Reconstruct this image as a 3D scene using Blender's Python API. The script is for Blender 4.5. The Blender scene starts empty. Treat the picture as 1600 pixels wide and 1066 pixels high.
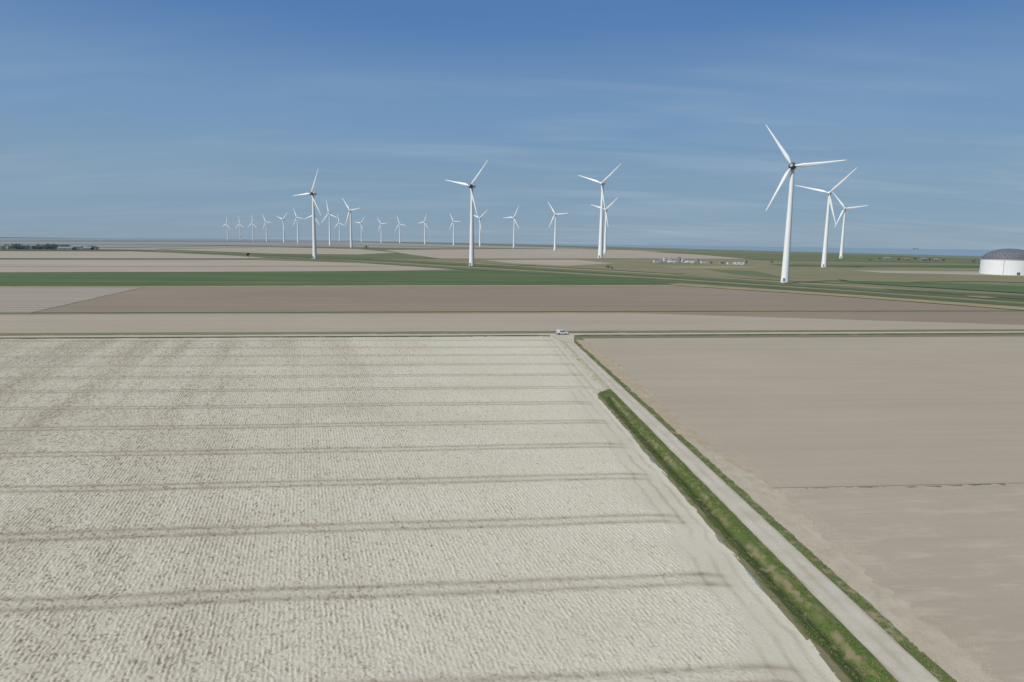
import bpy, bmesh, math, random
import numpy as np
from mathutils import Matrix, Vector
random.seed(7); rng=np.random.default_rng(7)
S=bpy.context.scene
COL=S.collection
S.view_settings.view_transform='Standard'
try: S.view_settings.look='None'
except Exception: pass
S.view_settings.exposure=0

# ------------------------------------------------------------ camera
H=34.0; F=1067.0
cam_d=bpy.data.cameras.new("camera"); cam=bpy.data.objects.new("camera",cam_d); COL.objects.link(cam)
cam_d.sensor_width=36; cam_d.lens=36*F/1600; cam_d.clip_start=0.5; cam_d.clip_end=60000
R=Matrix.Rotation(math.radians(90-8.34),3,'X')@Matrix.Rotation(math.radians(0.75),3,'Z')
cam.matrix_world=Matrix.Translation((0,0,H))@R.to_4x4()
S.camera=cam
def G(u,v,z=0.0):
    """survey helper: ground position sighted from the drone"""
    d=R@Vector(((u-800)/F,-(v-533)/F,-1))
    t=(z-H)/d.z
    return Vector((d.x*t,d.y*t,z))
def lin(c):
    c=c/255.0
    return c/12.92 if c<=0.04045 else ((c+0.055)/1.055)**2.4
K=0.92
def C(r,g,b,k=None):
    k=K if k is None else k
    return (lin(r)*k,lin(g)*k,lin(b)*k,1)

# ------------------------------------------------------------ noise
_T=rng.random((256,256))
def vn(x,y,seed=0):
    x=np.asarray(x,float)+seed*17.31; y=np.asarray(y,float)+seed*9.77
    xi=np.floor(x).astype(int); yi=np.floor(y).astype(int)
    fx=x-xi; fy=y-yi; fx=fx*fx*(3-2*fx); fy=fy*fy*(3-2*fy)
    a=_T[xi&255,yi&255]; b=_T[(xi+1)&255,yi&255]; c=_T[xi&255,(yi+1)&255]; d=_T[(xi+1)&255,(yi+1)&255]
    return (a*(1-fx)+b*fx)*(1-fy)+(c*(1-fx)+d*fx)*fy
def fbm(x,y,seed=0,o=3):
    r=0;a=.5;n=0
    for i in range(o):
        r=r+a*vn(x*2**i,y*2**i,seed+i*3); n+=a; a*=.5
    return r/n

# ------------------------------------------------------------ materials
def new_mat(name):
    m=bpy.data.materials.new(name); m.use_nodes=True
    nt=m.node_tree; b=nt.nodes['Principled BSDF']; b.inputs['Roughness'].default_value=.9
    b.inputs['Specular IOR Level'].default_value=.15
    return m,nt,b
def N(nt,t,**kw):
    n=nt.nodes.new(t)
    for k,v in kw.items(): setattr(n,k,v)
    return n
def mapped(nt,ang,sx,sy):
    g=N(nt,'ShaderNodeNewGeometry'); r=N(nt,'ShaderNodeVectorRotate',rotation_type='Z_AXIS')
    r.inputs['Angle'].default_value=-ang; nt.links.new(g.outputs['Position'],r.inputs['Vector'])
    m=N(nt,'ShaderNodeVectorMath',operation='MULTIPLY'); m.inputs[1].default_value=(sx,sy,1)
    nt.links.new(r.outputs[0],m.inputs[0]); return m.outputs[0]
def noise(nt,vec,scale,detail=4,rough=.6):
    n=N(nt,'ShaderNodeTexNoise'); n.inputs['Scale'].default_value=scale; n.inputs['Detail'].default_value=detail
    n.inputs['Roughness'].default_value=rough; nt.links.new(vec,n.inputs['Vector']); return n.outputs['Fac']
def ramp(nt,fac,a,b,lo=0.,hi=1.):
    r=N(nt,'ShaderNodeMapRange'); r.inputs['From Min'].default_value=a; r.inputs['From Max'].default_value=b
    r.inputs['To Min'].default_value=lo; r.inputs['To Max'].default_value=hi
    nt.links.new(fac,r.inputs['Value']); return r.outputs[0]
def mix(nt,fac,a,b):
    m=N(nt,'ShaderNodeMix',data_type='RGBA')
    for s,v in ((m.inputs[6],a),(m.inputs[7],b)):
        if isinstance(v,tuple): s.default_value=v
        else: nt.links.new(v,s)
    if isinstance(fac,float): m.inputs[0].default_value=fac
    else: nt.links.new(fac,m.inputs[0])
    return m.outputs[2]
def bump(nt,b,h,strength=.5,dist=.1):
    n=N(nt,'ShaderNodeBump'); n.inputs['Strength'].default_value=strength; n.inputs['Distance'].default_value=dist
    nt.links.new(h,n.inputs['Height']); nt.links.new(n.outputs[0],b.inputs['Normal'])
def soil(name,c1,c2,ang=.12,streak=(.004,.06),patch=.012,fine=1.5,row=0,rowcol=None,rowstr=.3,bs=.4,dark=.10,c3=None,p3=(.1,.5),t3=.6,w3=.08):
    m,nt,b=new_mat(name)
    s1=noise(nt,mapped(nt,ang,streak[0],streak[1]),1.0,5,.65)
    s2=noise(nt,mapped(nt,ang,patch,patch*2),1.0,5,.6)
    f=N(nt,'ShaderNodeMath',operation='ADD'); nt.links.new(s1,f.inputs[0]); nt.links.new(s2,f.inputs[1])
    c=mix(nt,ramp(nt,f.outputs[0],.75,1.25),c1,c2)
    fn=noise(nt,mapped(nt,ang,fine,fine),1.0,4,.7)
    k=tuple(x*(1-dark*3) for x in c1[:3])+(1,)
    c=mix(nt,ramp(nt,fn,.45,.8,0,.8),c,k)
    if row:
        w=N(nt,'ShaderNodeTexWave',wave_type='BANDS',bands_direction='Y'); w.inputs['Scale'].default_value=.314/row*1.0
        w.inputs['Distortion'].default_value=.8; w.inputs['Detail Scale'].default_value=.3
        nt.links.new(mapped(nt,ang,1,1),w.inputs['Vector'])
        c=mix(nt,ramp(nt,w.outputs['Fac'],.7,1,0,rowstr),c,rowcol or k)
    if c3:
        s3=noise(nt,mapped(nt,ang,p3[0],p3[1]),1.0,6,.7); c=mix(nt,ramp(nt,s3,t3-w3,t3+w3),c,c3)
    nt.links.new(c,b.inputs['Base Color'])
    bump(nt,b,fn,bs,.08)
    return m
def flat(name,c,rough=.5,var=.08,sc=2.,metal=0.,spec=.4):
    m,nt,b=new_mat(name); b.inputs['Roughness'].default_value=rough; b.inputs['Metallic'].default_value=metal
    b.inputs['Specular IOR Level'].default_value=spec
    tc=N(nt,'ShaderNodeTexCoord'); n=noise(nt,tc.outputs['Object'],sc,4,.6)
    d=tuple(x*(1-var*3) for x in c[:3])+(1,)
    nt.links.new(mix(nt,ramp(nt,n,.35,.8),c,d),b.inputs['Base Color']); return m

# ------------------------------------------------------------ object helpers
def tag(o,label=None,cat=None,kind=None,group=None):
    if label: o["label"]=label
    if cat: o["category"]=cat
    if kind: o["kind"]=kind
    if group: o["group"]=group
    return o
def mobj(name,verts,faces,mat,parent=None,smooth=False):
    me=bpy.data.meshes.new(name); me.from_pydata([tuple(v) for v in verts],[],faces); me.update()
    if mat: me.materials.append(mat)
    if smooth:
        for p in me.polygons: p.use_smooth=True
    o=bpy.data.objects.new(name,me); COL.objects.link(o)
    if parent: o.parent=parent
    return o
def npobj(name,V,Fq,mat,attrs=None,smooth=True):
    me=bpy.data.meshes.new(name); n=Fq.shape[1]
    me.vertices.add(len(V)); me.vertices.foreach_set('co',V.astype(np.float32).ravel())
    me.loops.add(Fq.size); me.loops.foreach_set('vertex_index',Fq.astype(np.int32).ravel())
    me.polygons.add(len(Fq)); me.polygons.foreach_set('loop_start',np.arange(0,Fq.size,n,dtype=np.int32))
    me.polygons.foreach_set('use_smooth',np.full(len(Fq),smooth))
    me.update(calc_edges=True)
    for k,a in (attrs or {}).items():
        at=me.attributes.new(k,'FLOAT','POINT'); at.data.foreach_set('value',a.astype(np.float32))
    me.materials.append(mat)
    o=bpy.data.objects.new(name,me); COL.objects.link(o); return o
def box(V,Fc,x0,y0,z0,x1,y1,z1):
    i=len(V); V+= [(x0,y0,z0),(x1,y0,z0),(x1,y1,z0),(x0,y1,z0),(x0,y0,z1),(x1,y0,z1),(x1,y1,z1),(x0,y1,z1)]
    Fc+=[(i,i+3,i+2,i+1),(i+4,i+5,i+6,i+7),(i,i+1,i+5,i+4),(i+1,i+2,i+6,i+5),(i+2,i+3,i+7,i+6),(i+3,i,i+4,i+7)]
def boxes(name,L,mat,parent=None):
    V=[];Fc=[]
    for b in L: box(V,Fc,*b)
    return mobj(name,V,Fc,mat,parent)
def lathe(name,prof,mat,parent=None,seg=24,axis='Z',cap=True):
    V=[];Fc=[]
    for r,z in prof:
        for i in range(seg):
            a=2*math.pi*i/seg; x,y=r*math.cos(a),r*math.sin(a)
            V.append((x,y,z) if axis=='Z' else ((x,z,-y) if axis=='Y' else (z,x,y)))
    for j in range(len(prof)-1):
        for i in range(seg):
            a=j*seg+i;b=j*seg+(i+1)%seg; Fc.append((a,b,b+seg,a+seg))
    if cap:
        Fc.append(tuple(range(seg))[::-1]); Fc.append(tuple(range((len(prof)-1)*seg,len(prof)*seg)))
    return mobj(name,V,Fc,mat,parent,smooth=True)
def empty(name,loc,rz=0,sc=1):
    e=bpy.data.objects.new(name,None); COL.objects.link(e); e.location=loc; e.rotation_euler=(0,0,rz); e.scale=(sc,sc,sc); e.empty_display_size=.5; return e
def sheet(name,px,z,mat,label,jit=0.0,seg=None,kind="structure",world=False):
    """flat ground sheet through surveyed corner points, edges subdivided and roughened"""
    P=[(p if world else G(*p)) for p in px]; out=[]
    for i in range(len(P)):
        a=P[i];b=P[(i+1)%len(P)]
        L=(b-a).length; n=max(1,min(160,int(L/(seg or max(L/4,1)))))
        nrm=Vector((-(b-a).y,(b-a).x,0)).normalized()
        for k in range(n):
            q=a.lerp(b,k/n); 
            if jit and k>0:
                q=q+nrm*jit*((float(vn(k*.45,i*7.3,3))-.5)*2+(float(vn(k*1.3,i*5.3,9))-.5))
            out.append((q.x,q.y))
    bm=bmesh.new(); vs=[bm.verts.new((x,y,z)) for x,y in out]
    es=[bm.edges.new((vs[i],vs[(i+1)%len(vs)])) for i in range(len(vs))]
    bmesh.ops.triangle_fill(bm,use_beauty=True,edges=es,normal=(0,0,1))
    for f in bm.faces:
        if f.normal.z<0: f.normal_flip()
    me=bpy.data.meshes.new(name); bm.to_mesh(me); bm.free(); me.materials.append(mat)
    o=bpy.data.objects.new(name,me); COL.objects.link(o)
    return tag(o,label,name.replace('_',' '),kind)

# ------------------------------------------------------------ road frame
P1=G(1435,1066); P2=G(881,527)
rdir=(P2-P1).normalized(); rnor=Vector((rdir.y,-rdir.x,0))   # rnor points right of the road
RL=(P2-P1).length
def W(a,b,z=0): return P1+rdir*b+rnor*a+Vector((0,0,z))
def toab(X,Y):
    dx=X-P1.x; dy=Y-P1.y
    return dx*rnor.x+dy*rnor.y, dx*rdir.x+dy*rdir.y
bD=(G(945,612)-P1).dot(rdir)      # far end of the ditch
X1=G(0,527); X2=G(1600,519.5)
xdir=(X2-X1).normalized(); xnor=Vector((-xdir.y,xdir.x,0))
ANG=math.atan2(xdir.y,xdir.x)
BAND=.10

# ------------------------------------------------------------ ground disc with the ditch cut out
m_ground=soil("dry_grassland",C(128,124,98),C(112,114,88),ang=ANG,streak=(.002,.02),patch=.006,fine=.3,bs=.2)
bm=bmesh.new(); ov=[]
for i in range(256):
    a=2*math.pi*i/256; ov.append(bm.verts.new((10400*math.cos(a),10400*math.sin(a),0)))
hv=[bm.verts.new(W(a,b)) for a,b in ((-6.2,-40),(-1.5,-40),(-1.5,bD+3),(-6.2,bD+3))]
es=[bm.edges.new((ov[i],ov[(i+1)%256])) for i in range(256)]+[bm.edges.new((hv[i],hv[(i+1)%4])) for i in range(4)]
bmesh.ops.triangle_fill(bm,use_beauty=True,edges=es,normal=(0,0,1))
for f in bm.faces:
    if f.normal.z<0: f.normal_flip()
me=bpy.data.meshes.new("ground"); bm.to_mesh(me); bm.free(); me.materials.append(m_ground)
go=bpy.data.objects.new("ground",me); COL.objects.link(go); tag(go,"flat dry grass polder land reaching the horizon","ground","structure")

# ------------------------------------------------------------ grass verge materials
def grass_mat(name,g1,g2,br,brown=.5,sc=.5):
    m,nt,b=new_mat(name)
    v=mapped(nt,ANG,1,1)
    n1=noise(nt,v,sc,5,.7); n2=noise(nt,v,sc*5,4,.7)
    c=mix(nt,ramp(nt,n2,.35,.7),g1,g2)
    c=mix(nt,ramp(nt,n1,brown,brown+.12),c,br)
    nt.links.new(c,b.inputs['Base Color']); bump(nt,b,n2,.6,.15); return m
m_verge=grass_mat("verge_grass",C(88,100,60),C(108,117,74),C(146,136,108),.49)
m_vergefar=grass_mat("verge_grass_far",C(82,94,58),C(100,108,70),C(140,130,104),.52,.15)
m_crop=soil("young_crop",C(70,94,56),C(88,106,68),ang=ANG,streak=(.004,.09),patch=.01,fine=.3,c3=C(112,118,86),p3=(.003,.10),t3=.57,w3=.10)
m_crop2=soil("winter_wheat",C(78,102,64),C(92,110,74),ang=ANG,streak=(.003,.05),patch=.01,fine=.3,c3=C(120,122,92),p3=(.004,.04),t3=.60)
m_road=soil("concrete_track",C(182,175,158),C(166,158,138),ang=ANG,streak=(.2,.2),patch=.5,fine=2.5,bs=.15,dark=.06)
m_track=soil("pale_dry_soil_track",C(188,181,163),C(174,166,147),ang=ANG,streak=(.3,.3),patch=.3,fine=2,dark=.08)

# ------------------------------------------------------------ ploughed near field (real furrows)
mf,nt,b=new_mat("dry_pale_clay")
at=N(nt,'ShaderNodeAttribute',attribute_name='soil_and_shade')
n0=noise(nt,mapped(nt,BAND,.03,.05),1,5,.6); n1=noise(nt,mapped(nt,BAND,6,6),1,5,.75)
c=mix(nt,ramp(nt,n0,.35,.7),C(203,198,180),C(193,187,167))
c=mix(nt,ramp(nt,n1,.5,.75,0,.6),c,C(161,151,128))
c=mix(nt,at.outputs['Fac'],c,C(122,109,86))  # darker soil tone, wheel tracks and painted furrow shade
nt.links.new(c,b.inputs['Base Color']); bump(nt,b,n1,.6,.05)
bd=Vector((math.cos(BAND),math.sin(BAND))); bn=Vector((-bd.y,bd.x))
RA=math.radians(-17); rd=Vector((math.sin(RA),math.cos(RA)))
ts=[38.0]
while ts[-1]<275: ts.append(ts[-1]+.10*(ts[-1]/50)**1.3)
ts=np.array(ts); ss=np.arange(-165,125,.085)
SS,TT=np.meshgrid(ss,ts)
X=SS*bd.x+TT*rd.x; Y=SS*bd.y+TT*rd.y
A,B=toab(X,Y)
xr=(X-X1.x)*xnor.x+(Y-X1.y)*xnor.y
ok=(A<-2)&(xr<-4)&(X>-.86*Y-14)&(Y>34)
nR,nC=SS.shape
idm=np.nonzero(ok.ravel())[0]
X=X.ravel()[idm];Y=Y.ravel()[idm];SS=SS.ravel()[idm];TT=TT.ravel()[idm];A=A.ravel()[idm];B=B.ravel()[idm];xr=xr.ravel()[idm]
TB=X*bn.x+Y*bn.y; SB=X*bd.x+Y*bd.y
edge=np.where(B<bD+2,-6.0,-2.4)+(.5-fbm(B*.25,0*B,5))*1.2*(B<bD+2)
dE=edge-A
head=np.clip((dE-4.0)/3+(fbm(X*.15,Y*.15,4)-.5)*1.8,0,1)*np.clip((-xr-9)/4,0,1)
warp=(vn(SS*.12,TT*.05,1)-.5)*.22+(vn(SS*1.6,TT*2.4,2)-.5)*.17
row=.5+.5*np.cos(2*math.pi*(SS+warp)/.46)
clod=fbm(SS*4.6,TT*3.6,6,3); clodg=fbm(SS*1.5,TT*.7,8,2); brk=.20+.80*np.clip((fbm(SS*2.4,TT*1.5,33,2)-.34)*3.2,0,1)
left=np.clip((-SB+15)/80,0,1)
cols=np.clip((fbm(SS*.20,TT*.010,11,3)-.36)*2.4,0,1)
rough=(.5+.75*left*(.35+.65*cols)+.35*fbm(X*.04,Y*.04,12))
d0=float((G(500,928).xy).dot(bn)); d1=float((G(500,609).xy).dot(bn)); per=(d1-d0)/6
tw=TB+(fbm(SB*.035,TB*.03,14)-.5)*1.0-d0
curve=np.clip((7-dE)/7,0,1)**2*1.8
ph=(tw+curve+per/2)%per-per/2
near=np.clip((dE-1.5)/3,0,1)
tr=np.exp(-((np.abs(ph)-1.0)/.46)**2)*near
trc=np.exp(-(ph/1.7)**4)*near
htr=(np.exp(-((dE-1.2)/.3)**2)+np.exp(-((dE-3.0)/.3)**2)+.7*np.exp(-((dE-5.0)/.3)**2))*np.clip(fbm(X*.2,Y*.2,15)*2-.35,0,1)
h=(.060*row*(.4+1.1*clodg)*brk)*rough*(.05+.95*head)*(1-.7*trc)
cl=np.clip(clod-.50,0,1)
h=h+.27*cl*(.3+.7*rough)*(.35+.9*clodg)*(1-.35*tr)*(.30+.70*head)
h=h-.03*tr-.02*np.clip(htr,0,1)+trc*.03*(.5+.5*np.sin(TB*7+SB*2))*vn(SB*3,TB*3,17)
Z=.06+h
soil_and_shade=.60*np.clip(1-row*1.7,0,1)*brk*head*(.28+1.0*left*cols+.30*clodg)*(1-trc)  # darkens furrow hollows; furrow shade painted in stronger towards the left
soil_and_shade+=np.clip(.385-clod,0,1)*5.5*(.32+.9*left)*(.35+.65*head)*(.5+clodg)  # darker low spots between clods, deepened on the left
soil_and_shade+= .42*tr*(.55+.7*vn(SB*1.1,TB*3,18)-.1)+.13*trc+.28*np.clip(htr,0,1)+.12*(1-head)*np.clip(dE/2,0,1)+.24*left*(.35+.65*cols)  # brown wheel tracks and headland, plus painted shade over the left side
soil_and_shade+= .25*np.clip(fbm(X*.03,Y*.03,21)-.5,0,1)
soil_and_shade=np.clip(soil_and_shade,0,.95)
ok2=(dE>0)&(xr<-4.6+(fbm(X*.2,Y*.05,19)-.5)*1.2)
full=-np.ones(nR*nC,np.int64); full[idm[ok2]]=np.arange(int(ok2.sum()))
q=full.reshape(nR,nC)
Fq=np.stack([q[:-1,:-1],q[:-1,1:],q[1:,1:],q[1:,:-1]],-1).reshape(-1,4)
Fq=Fq[(Fq>=0).all(1)]
V=np.stack([X,Y,Z],-1)[ok2]
fo=npobj("ploughed_field",V,Fq,mf,{'soil_and_shade':soil_and_shade[ok2]})
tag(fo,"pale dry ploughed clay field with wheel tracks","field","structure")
del X,Y,SS,TT,A,B,row,clod,soil_and_shade,h,Z,TB,SB,full,q

# ------------------------------------------------------------ ditch and verges along the track
def strip_ab(name,a0,a1,b0,b1,na,nb,zf,mat,label,jit=.35,attrs=None):
    aa=np.linspace(0,1,na); bb=np.linspace(b0,b1,nb)
    T_,Bq=np.meshgrid(aa,bb)
    e0=a0+(fbm(Bq*.4,0*Bq+3,31)-.5)*2*jit; e1=a1+(fbm(Bq*.4,0*Bq+9,32)-.5)*2*jit
    Aq=e0*(1-T_)+e1*T_
    Zq=zf(Aq,Bq)
    Xq=P1.x+rdir.x*Bq+rnor.x*Aq; Yq=P1.y+rdir.y*Bq+rnor.y*Aq
    q=np.arange(na*nb).reshape(nb,na)
    Fq=np.stack([q[:-1,:-1],q[:-1,1:],q[1:,1:],q[1:,:-1]],-1).reshape(-1,4)
    at={}
    if attrs: at={k:f(Aq,Bq).ravel() for k,f in attrs.items()}
    o=npobj(name,np.stack([Xq,Yq,Zq],-1).reshape(-1,3),Fq,mat,at)
    return tag(o,label,name.replace('_',' '),"structure")
def leftedge(b): return -6.1+2.2*np.clip((b-(bD-7))/8,0,1)**2
def ditch_z(a,b):
    f=np.clip((bD-4-b)/8,0,1)
    d=np.interp(a,[-6.0,-5.3,-3.95,-3.55,-2.7,-1.9],[0.07,.04,-.70,-.70,.0,.03])
    z=np.where(d<0,d*f,d)+(fbm(a*2,b*.8,41)-.5)*.10
    return z
md,nt,b=new_mat("ditch_bank_grass")
at=N(nt,'ShaderNodeAttribute',attribute_name='bare'); at2=N(nt,'ShaderNodeAttribute',attribute_name='pale'); at3=N(nt,'ShaderNodeAttribute',attribute_name='dark_bottom'); v=mapped(nt,ANG,1,1)
n2=noise(nt,v,3,4,.7); n3=noise(nt,v,.35,4,.6)
c=mix(nt,ramp(nt,n2,.35,.7),C(70,88,42),C(96,112,58)); c=mix(nt,ramp(nt,n3,.45,.65,0,.8),c,C(100,104,66))
c=mix(nt,at3.outputs['Fac'],c,C(56,64,38))  # darker green-brown line along the ditch bottom
c=mix(nt,at.outputs['Fac'],c,C(126,117,90)); c=mix(nt,at2.outputs['Fac'],c,C(184,177,158)); nt.links.new(c,b.inputs['Base Color']); bump(nt,b,n2,.5,.10)
def bare(a,b):
    n=fbm(a*.9,b*.22,44); n2=fbm(a*2.5,b*1.3,45)
    v=np.exp(-((a+2.95+.5*(n-.5))/.26)**2)*.8*np.clip((n-.42)*5,0,1)*(.3+n2)+np.clip((n2-.56)*6,0,1)*.6
    v=v+np.clip((-a-5.15+(fbm(a*1.5,b*1.2,48)-.5)*1.6)*1.6,0,1)*.85
    return np.clip(v,0,1)
strip_ab("ditch",-6.15,-1.45,-38,bD+2.6,40,900,ditch_z,md,"grassy drainage ditch beside the farm track",.15,
  {'bare':bare,'dark_bottom':lambda a,b:np.clip(np.exp(-((a+3.75)/.36)**2)*(.5+.8*fbm(a,b*.3,47)),0,1)*(b<bD-5),
   'pale':lambda a,b:np.clip((leftedge(b)+(fbm(a*1.5,b*1.0,46)-.5)*.7-a)*3+np.clip((b-bD+.2)*2,0,9),0,1)*(b>bD-8)})
zv=lambda base:(lambda a,b: base+(fbm(a*2,b*.8,42))*.10)
m_bare=soil("trodden_pale_soil",C(186,178,158),C(168,160,138),ang=ANG,streak=(.2,.2),patch=.4,fine=2,dark=.12,c3=C(120,122,84),p3=(.5,.3),t3=.60)
strip_ab("track_shoulder",-3.2,-1.5,bD+2.5,RL-3,8,260,zv(.02),m_bare,"bare pale soil shoulder along the farm track",.25)
strip_ab("verge",1.5,2.95,-38,RL-5,8,800,zv(.02),m_verge,"rough grass verge beside the farm track",.55)
mr,nt,b=new_mat("worn_concrete_track")
at=N(nt,'ShaderNodeAttribute',attribute_name='mid'); v=mapped(nt,ANG,1,1)
n2=noise(nt,v,4,4,.7); n3=noise(nt,v,.25,4,.6)
c=mix(nt,ramp(nt,n3,.35,.7),C(190,184,169),C(177,170,152)); c=mix(nt,ramp(nt,n2,.5,.8,0,.5),c,C(152,144,125))
c=mix(nt,at.outputs['Fac'],c,C(140,131,106)); nt.links.new(c,b.inputs['Base Color']); bump(nt,b,n2,.2,.03)
strip_ab("farm_track",-1.62,1.62,-38,RL+2,14,900,lambda a,b:.13-.02*(a/1.6)**2+0*b,mr,"pale concrete farm track between fields",.10,
  {'mid':lambda a,b:np.clip(.30*np.exp(-(a/.3)**2)*fbm(a,b*.2,51)*1.6+.75*np.exp(-((np.abs(a)-1.6)/.22)**2)*fbm(a*2,b*.6,52)*1.5,0,1)})

# ------------------------------------------------------------ bare margin and field on the other side of the track
m_margin=soil("rough_dry_margin",C(170,160,140),C(164,154,133),ang=ANG,streak=(.15,.15),patch=.25,fine=2.2,dark=.08,bs=.6,c3=C(184,176,157),p3=(.6,.35),t3=.55,w3=.18)
m_marginbrown=soil("rough_brown_margin",C(167,152,127),C(158,144,120),ang=ANG,streak=(.15,.15),patch=.25,fine=1.6,dark=.07,bs=.6,c3=C(178,167,145),p3=(.5,.3),t3=.58,w3=.15)
m_tan=soil("harrowed_soil",C(169,158,139),C(158,148,129),ang=BAND,streak=(.006,.32),patch=.02,fine=.9,dark=.035,row=3,rowstr=.22,bs=.25)
m_tan2=soil("harrowed_soil_grey",C(169,158,140),C(159,149,130),ang=BAND,streak=(.008,.4),patch=.03,fine=1.4,dark=.045,row=3,rowstr=.2,bs=.3,c3=C(178,168,149),p3=(.1,.4),t3=.62,w3=.12)
sheet("field_margin",[W(2.4,-38),W(14,-38),W(12,40),W(9.5,95),W(5,RL-12),W(2.6,RL-8)],.012,m_margin,"rough pale soil margin beside the track",.9,2.0,world=True)
far=[G(910,529),G(1600,526),G(1900,525)]
nl=[G(1215,764),G(1600,756),G(1900,750)]
sheet("harrowed_field",[far[0],G(960,566),G(1040,636),G(1120,706),nl[0],nl[1],nl[2],far[2],far[1]],.018,m_tan,"smooth tan harrowed field",.35,2.5,world=True)
sheet("harrowed_field",[nl[0],G(1256,808),G(1318,866),G(1425,955),G(1555,1058),G(1660,1150),G(2100,1150),nl[2],nl[1]],.022,m_tan2,"smooth greyish tan harrowed field",.7,.5,world=True)
sheet("field_margin",[W(2.8,70),G(1222,768),G(1120,706),G(1040,636),G(960,566),G(915,532),W(2.7,RL-6)],.026,m_marginbrown,"brown rough soil strip along the verge",.5,1.2,world=True)
m_furrow=soil("dark_furrow",C(138,126,105),C(146,134,113),ang=ANG,streak=(.3,.3),patch=.5,fine=.5,dark=.04)
fa=G(1208,763); fb=G(1900,748.8); fd=(fb-fa).normalized(); fn_=Vector((-fd.y,fd.x,0))*.13
sheet("furrow",[fa-fn_,fb-fn_,fb+fn_,fa+fn_],.04,m_furrow,"thin dark furrow line across the field",world=True)
V=[];Fc=[]
def clodmesh(n,pf,smin,smax):
    for _ in range(n):
        p=pf(); s=random.uniform(smin,smax)*random.random()**.5+.02; k=len(V); m=5
        V.append((p.x,p.y,.03+s*.4))
        for i in range(m):
            a=6.283*i/m+random.random()*.6; r=s*random.uniform(.6,1.2); V.append((p.x+r*math.cos(a),p.y+r*math.sin(a),.02))
        for i in range(m): Fc.append((k,k+1+i,k+1+(i+1)%m))
def pf1():
    while True:
        b_=random.uniform(-12,75); a_=3.0+random.random()**1.4*6.5
        if float(fbm(a_*.5,b_*.25,71))>.45: return W(a_,b_)
clodmesh(7000,pf1,.02,.07)
o=mobj("soil_clods",V,Fc,soil("dried_clods",C(180,171,150),C(170,160,139),fine=3)); tag(o,"loose pale dried soil clods on the field margin","soil","stuff")

# ------------------------------------------------------------ cross road
def xs(name,o0,o1,mat,z,label,jit=.3,s0=-.25,s1=1.25,ang=0):
    L=(X2-X1).length
    a=X1+xdir*(L*s0);bq=X1+xdir*(L*s1)
    return sheet(name,[a+xnor*o0,bq+xnor*o0,bq+xnor*o1,a+xnor*o1],z,mat,label,jit,2.2 if jit else None,world=True)
tj=((P2-X1).dot(xdir))/(X2-X1).length
dj=6/(X2-X1).length
xs("verge",-6.0,-2.2,m_vergefar,.034,"grass verge beside the field road",.7,-.25,tj-dj*.8)
xs("verge",-4.8,-2.2,m_vergefar,.034,"grass verge beside the field road",.7,tj+dj*.8,1.25)
xs("verge",2.2,5.0,m_vergefar,.034,"grass verge beside the field road",.8)
xs("field_road",-2.3,2.3,m_road,.16,"pale straight concrete field road",.12)
jc=X1+xdir*((P2-X1).dot(xdir))
sheet("road_junction",[W(-1.6,RL-14),W(1.6,RL-14),jc+xdir*4.5-xnor*3.5,jc+xdir*9-xnor*2,jc+xdir*9+xnor*.5,jc-xdir*9+xnor*.5,jc-xdir*9-xnor*2,jc-xdir*4.5-xnor*3.5],.168,m_track,"dusty pale road junction",.15,2,world=True)
sheet("field_entrance",[G(905,606),G(930,600),G(958,611),G(950,618),G(925,620)],.20,m_track,"pale dusty field entrance beside the track",.3,1.0)

# ------------------------------------------------------------ mid and far fields (z in small steps, haze mixed into the far colours)
m_f1=soil("fallow_tan",C(168,158,141),C(157,147,130),ang=ANG,streak=(.003,.12),patch=.01,fine=.5,dark=.05)
m_f2=soil("dark_brown_soil",C(144,132,115),C(132,121,105),ang=ANG,streak=(.003,.12),patch=.008,fine=.5,dark=.05)
m_f3=soil("pale_striped_soil",C(166,158,143),C(152,144,129),ang=ANG,streak=(.003,.06),patch=.01,fine=.4,row=9,rowstr=.8,rowcol=C(132,121,104))
m_f4=soil("far_pink_tan",C(169,159,144),C(156,146,131),ang=ANG,streak=(.0016,.016),patch=.004,fine=.1,dark=.05)
m_f5=soil("far_grey_tan",C(150,147,140),C(141,140,134),ang=ANG,streak=(.0012,.01),patch=.003,fine=.05,dark=.05)
m_green=soil("green_meadow",C(96,108,78),C(112,116,86),ang=ANG,streak=(.003,.02),patch=.006,fine=.2)
m_dk=soil("dark_green_canal_bank",C(78,90,66),C(97,104,74),ang=ANG,streak=(.01,.05),patch=.02,fine=.3)
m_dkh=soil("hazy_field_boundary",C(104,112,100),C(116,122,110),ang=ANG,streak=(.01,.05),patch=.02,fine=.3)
m_reed=soil("dry_reeds",C(158,148,114),C(134,127,95),ang=ANG,streak=(.02,.1),patch=.05,fine=.8,dark=.10)
m_olive=soil("olive_rough_grass",C(135,130,102),C(118,118,88),ang=ANG,streak=(.004,.02),patch=.01,fine=.2)
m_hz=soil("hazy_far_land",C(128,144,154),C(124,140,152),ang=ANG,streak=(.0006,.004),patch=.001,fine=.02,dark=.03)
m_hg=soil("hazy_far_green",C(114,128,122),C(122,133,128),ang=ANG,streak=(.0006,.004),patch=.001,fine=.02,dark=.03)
def sh(px,z,m,lab,j=0,seg=None,name="field"): return sheet(name,px,z,m,lab,j,seg)
sh([(-300,492),(900,488.5),(1640,487),(2000,487),(2000,516),(1600,515),(880,517.5),(0,521),(-300,522)],.05,m_f1,"flat tan fallow field",.4,5)
sh([(230,449),(620,447.5),(1060,447),(1300,463),(1600,486),(2000,520),(900,487),(50,489.5)],.06,m_f2,"dark brown bare soil field",.5,6)
sh([(-400,451),(224,449),(44,489.5),(-400,491)],.07,m_f3,"pale striped tilled field",.5,6)
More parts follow.
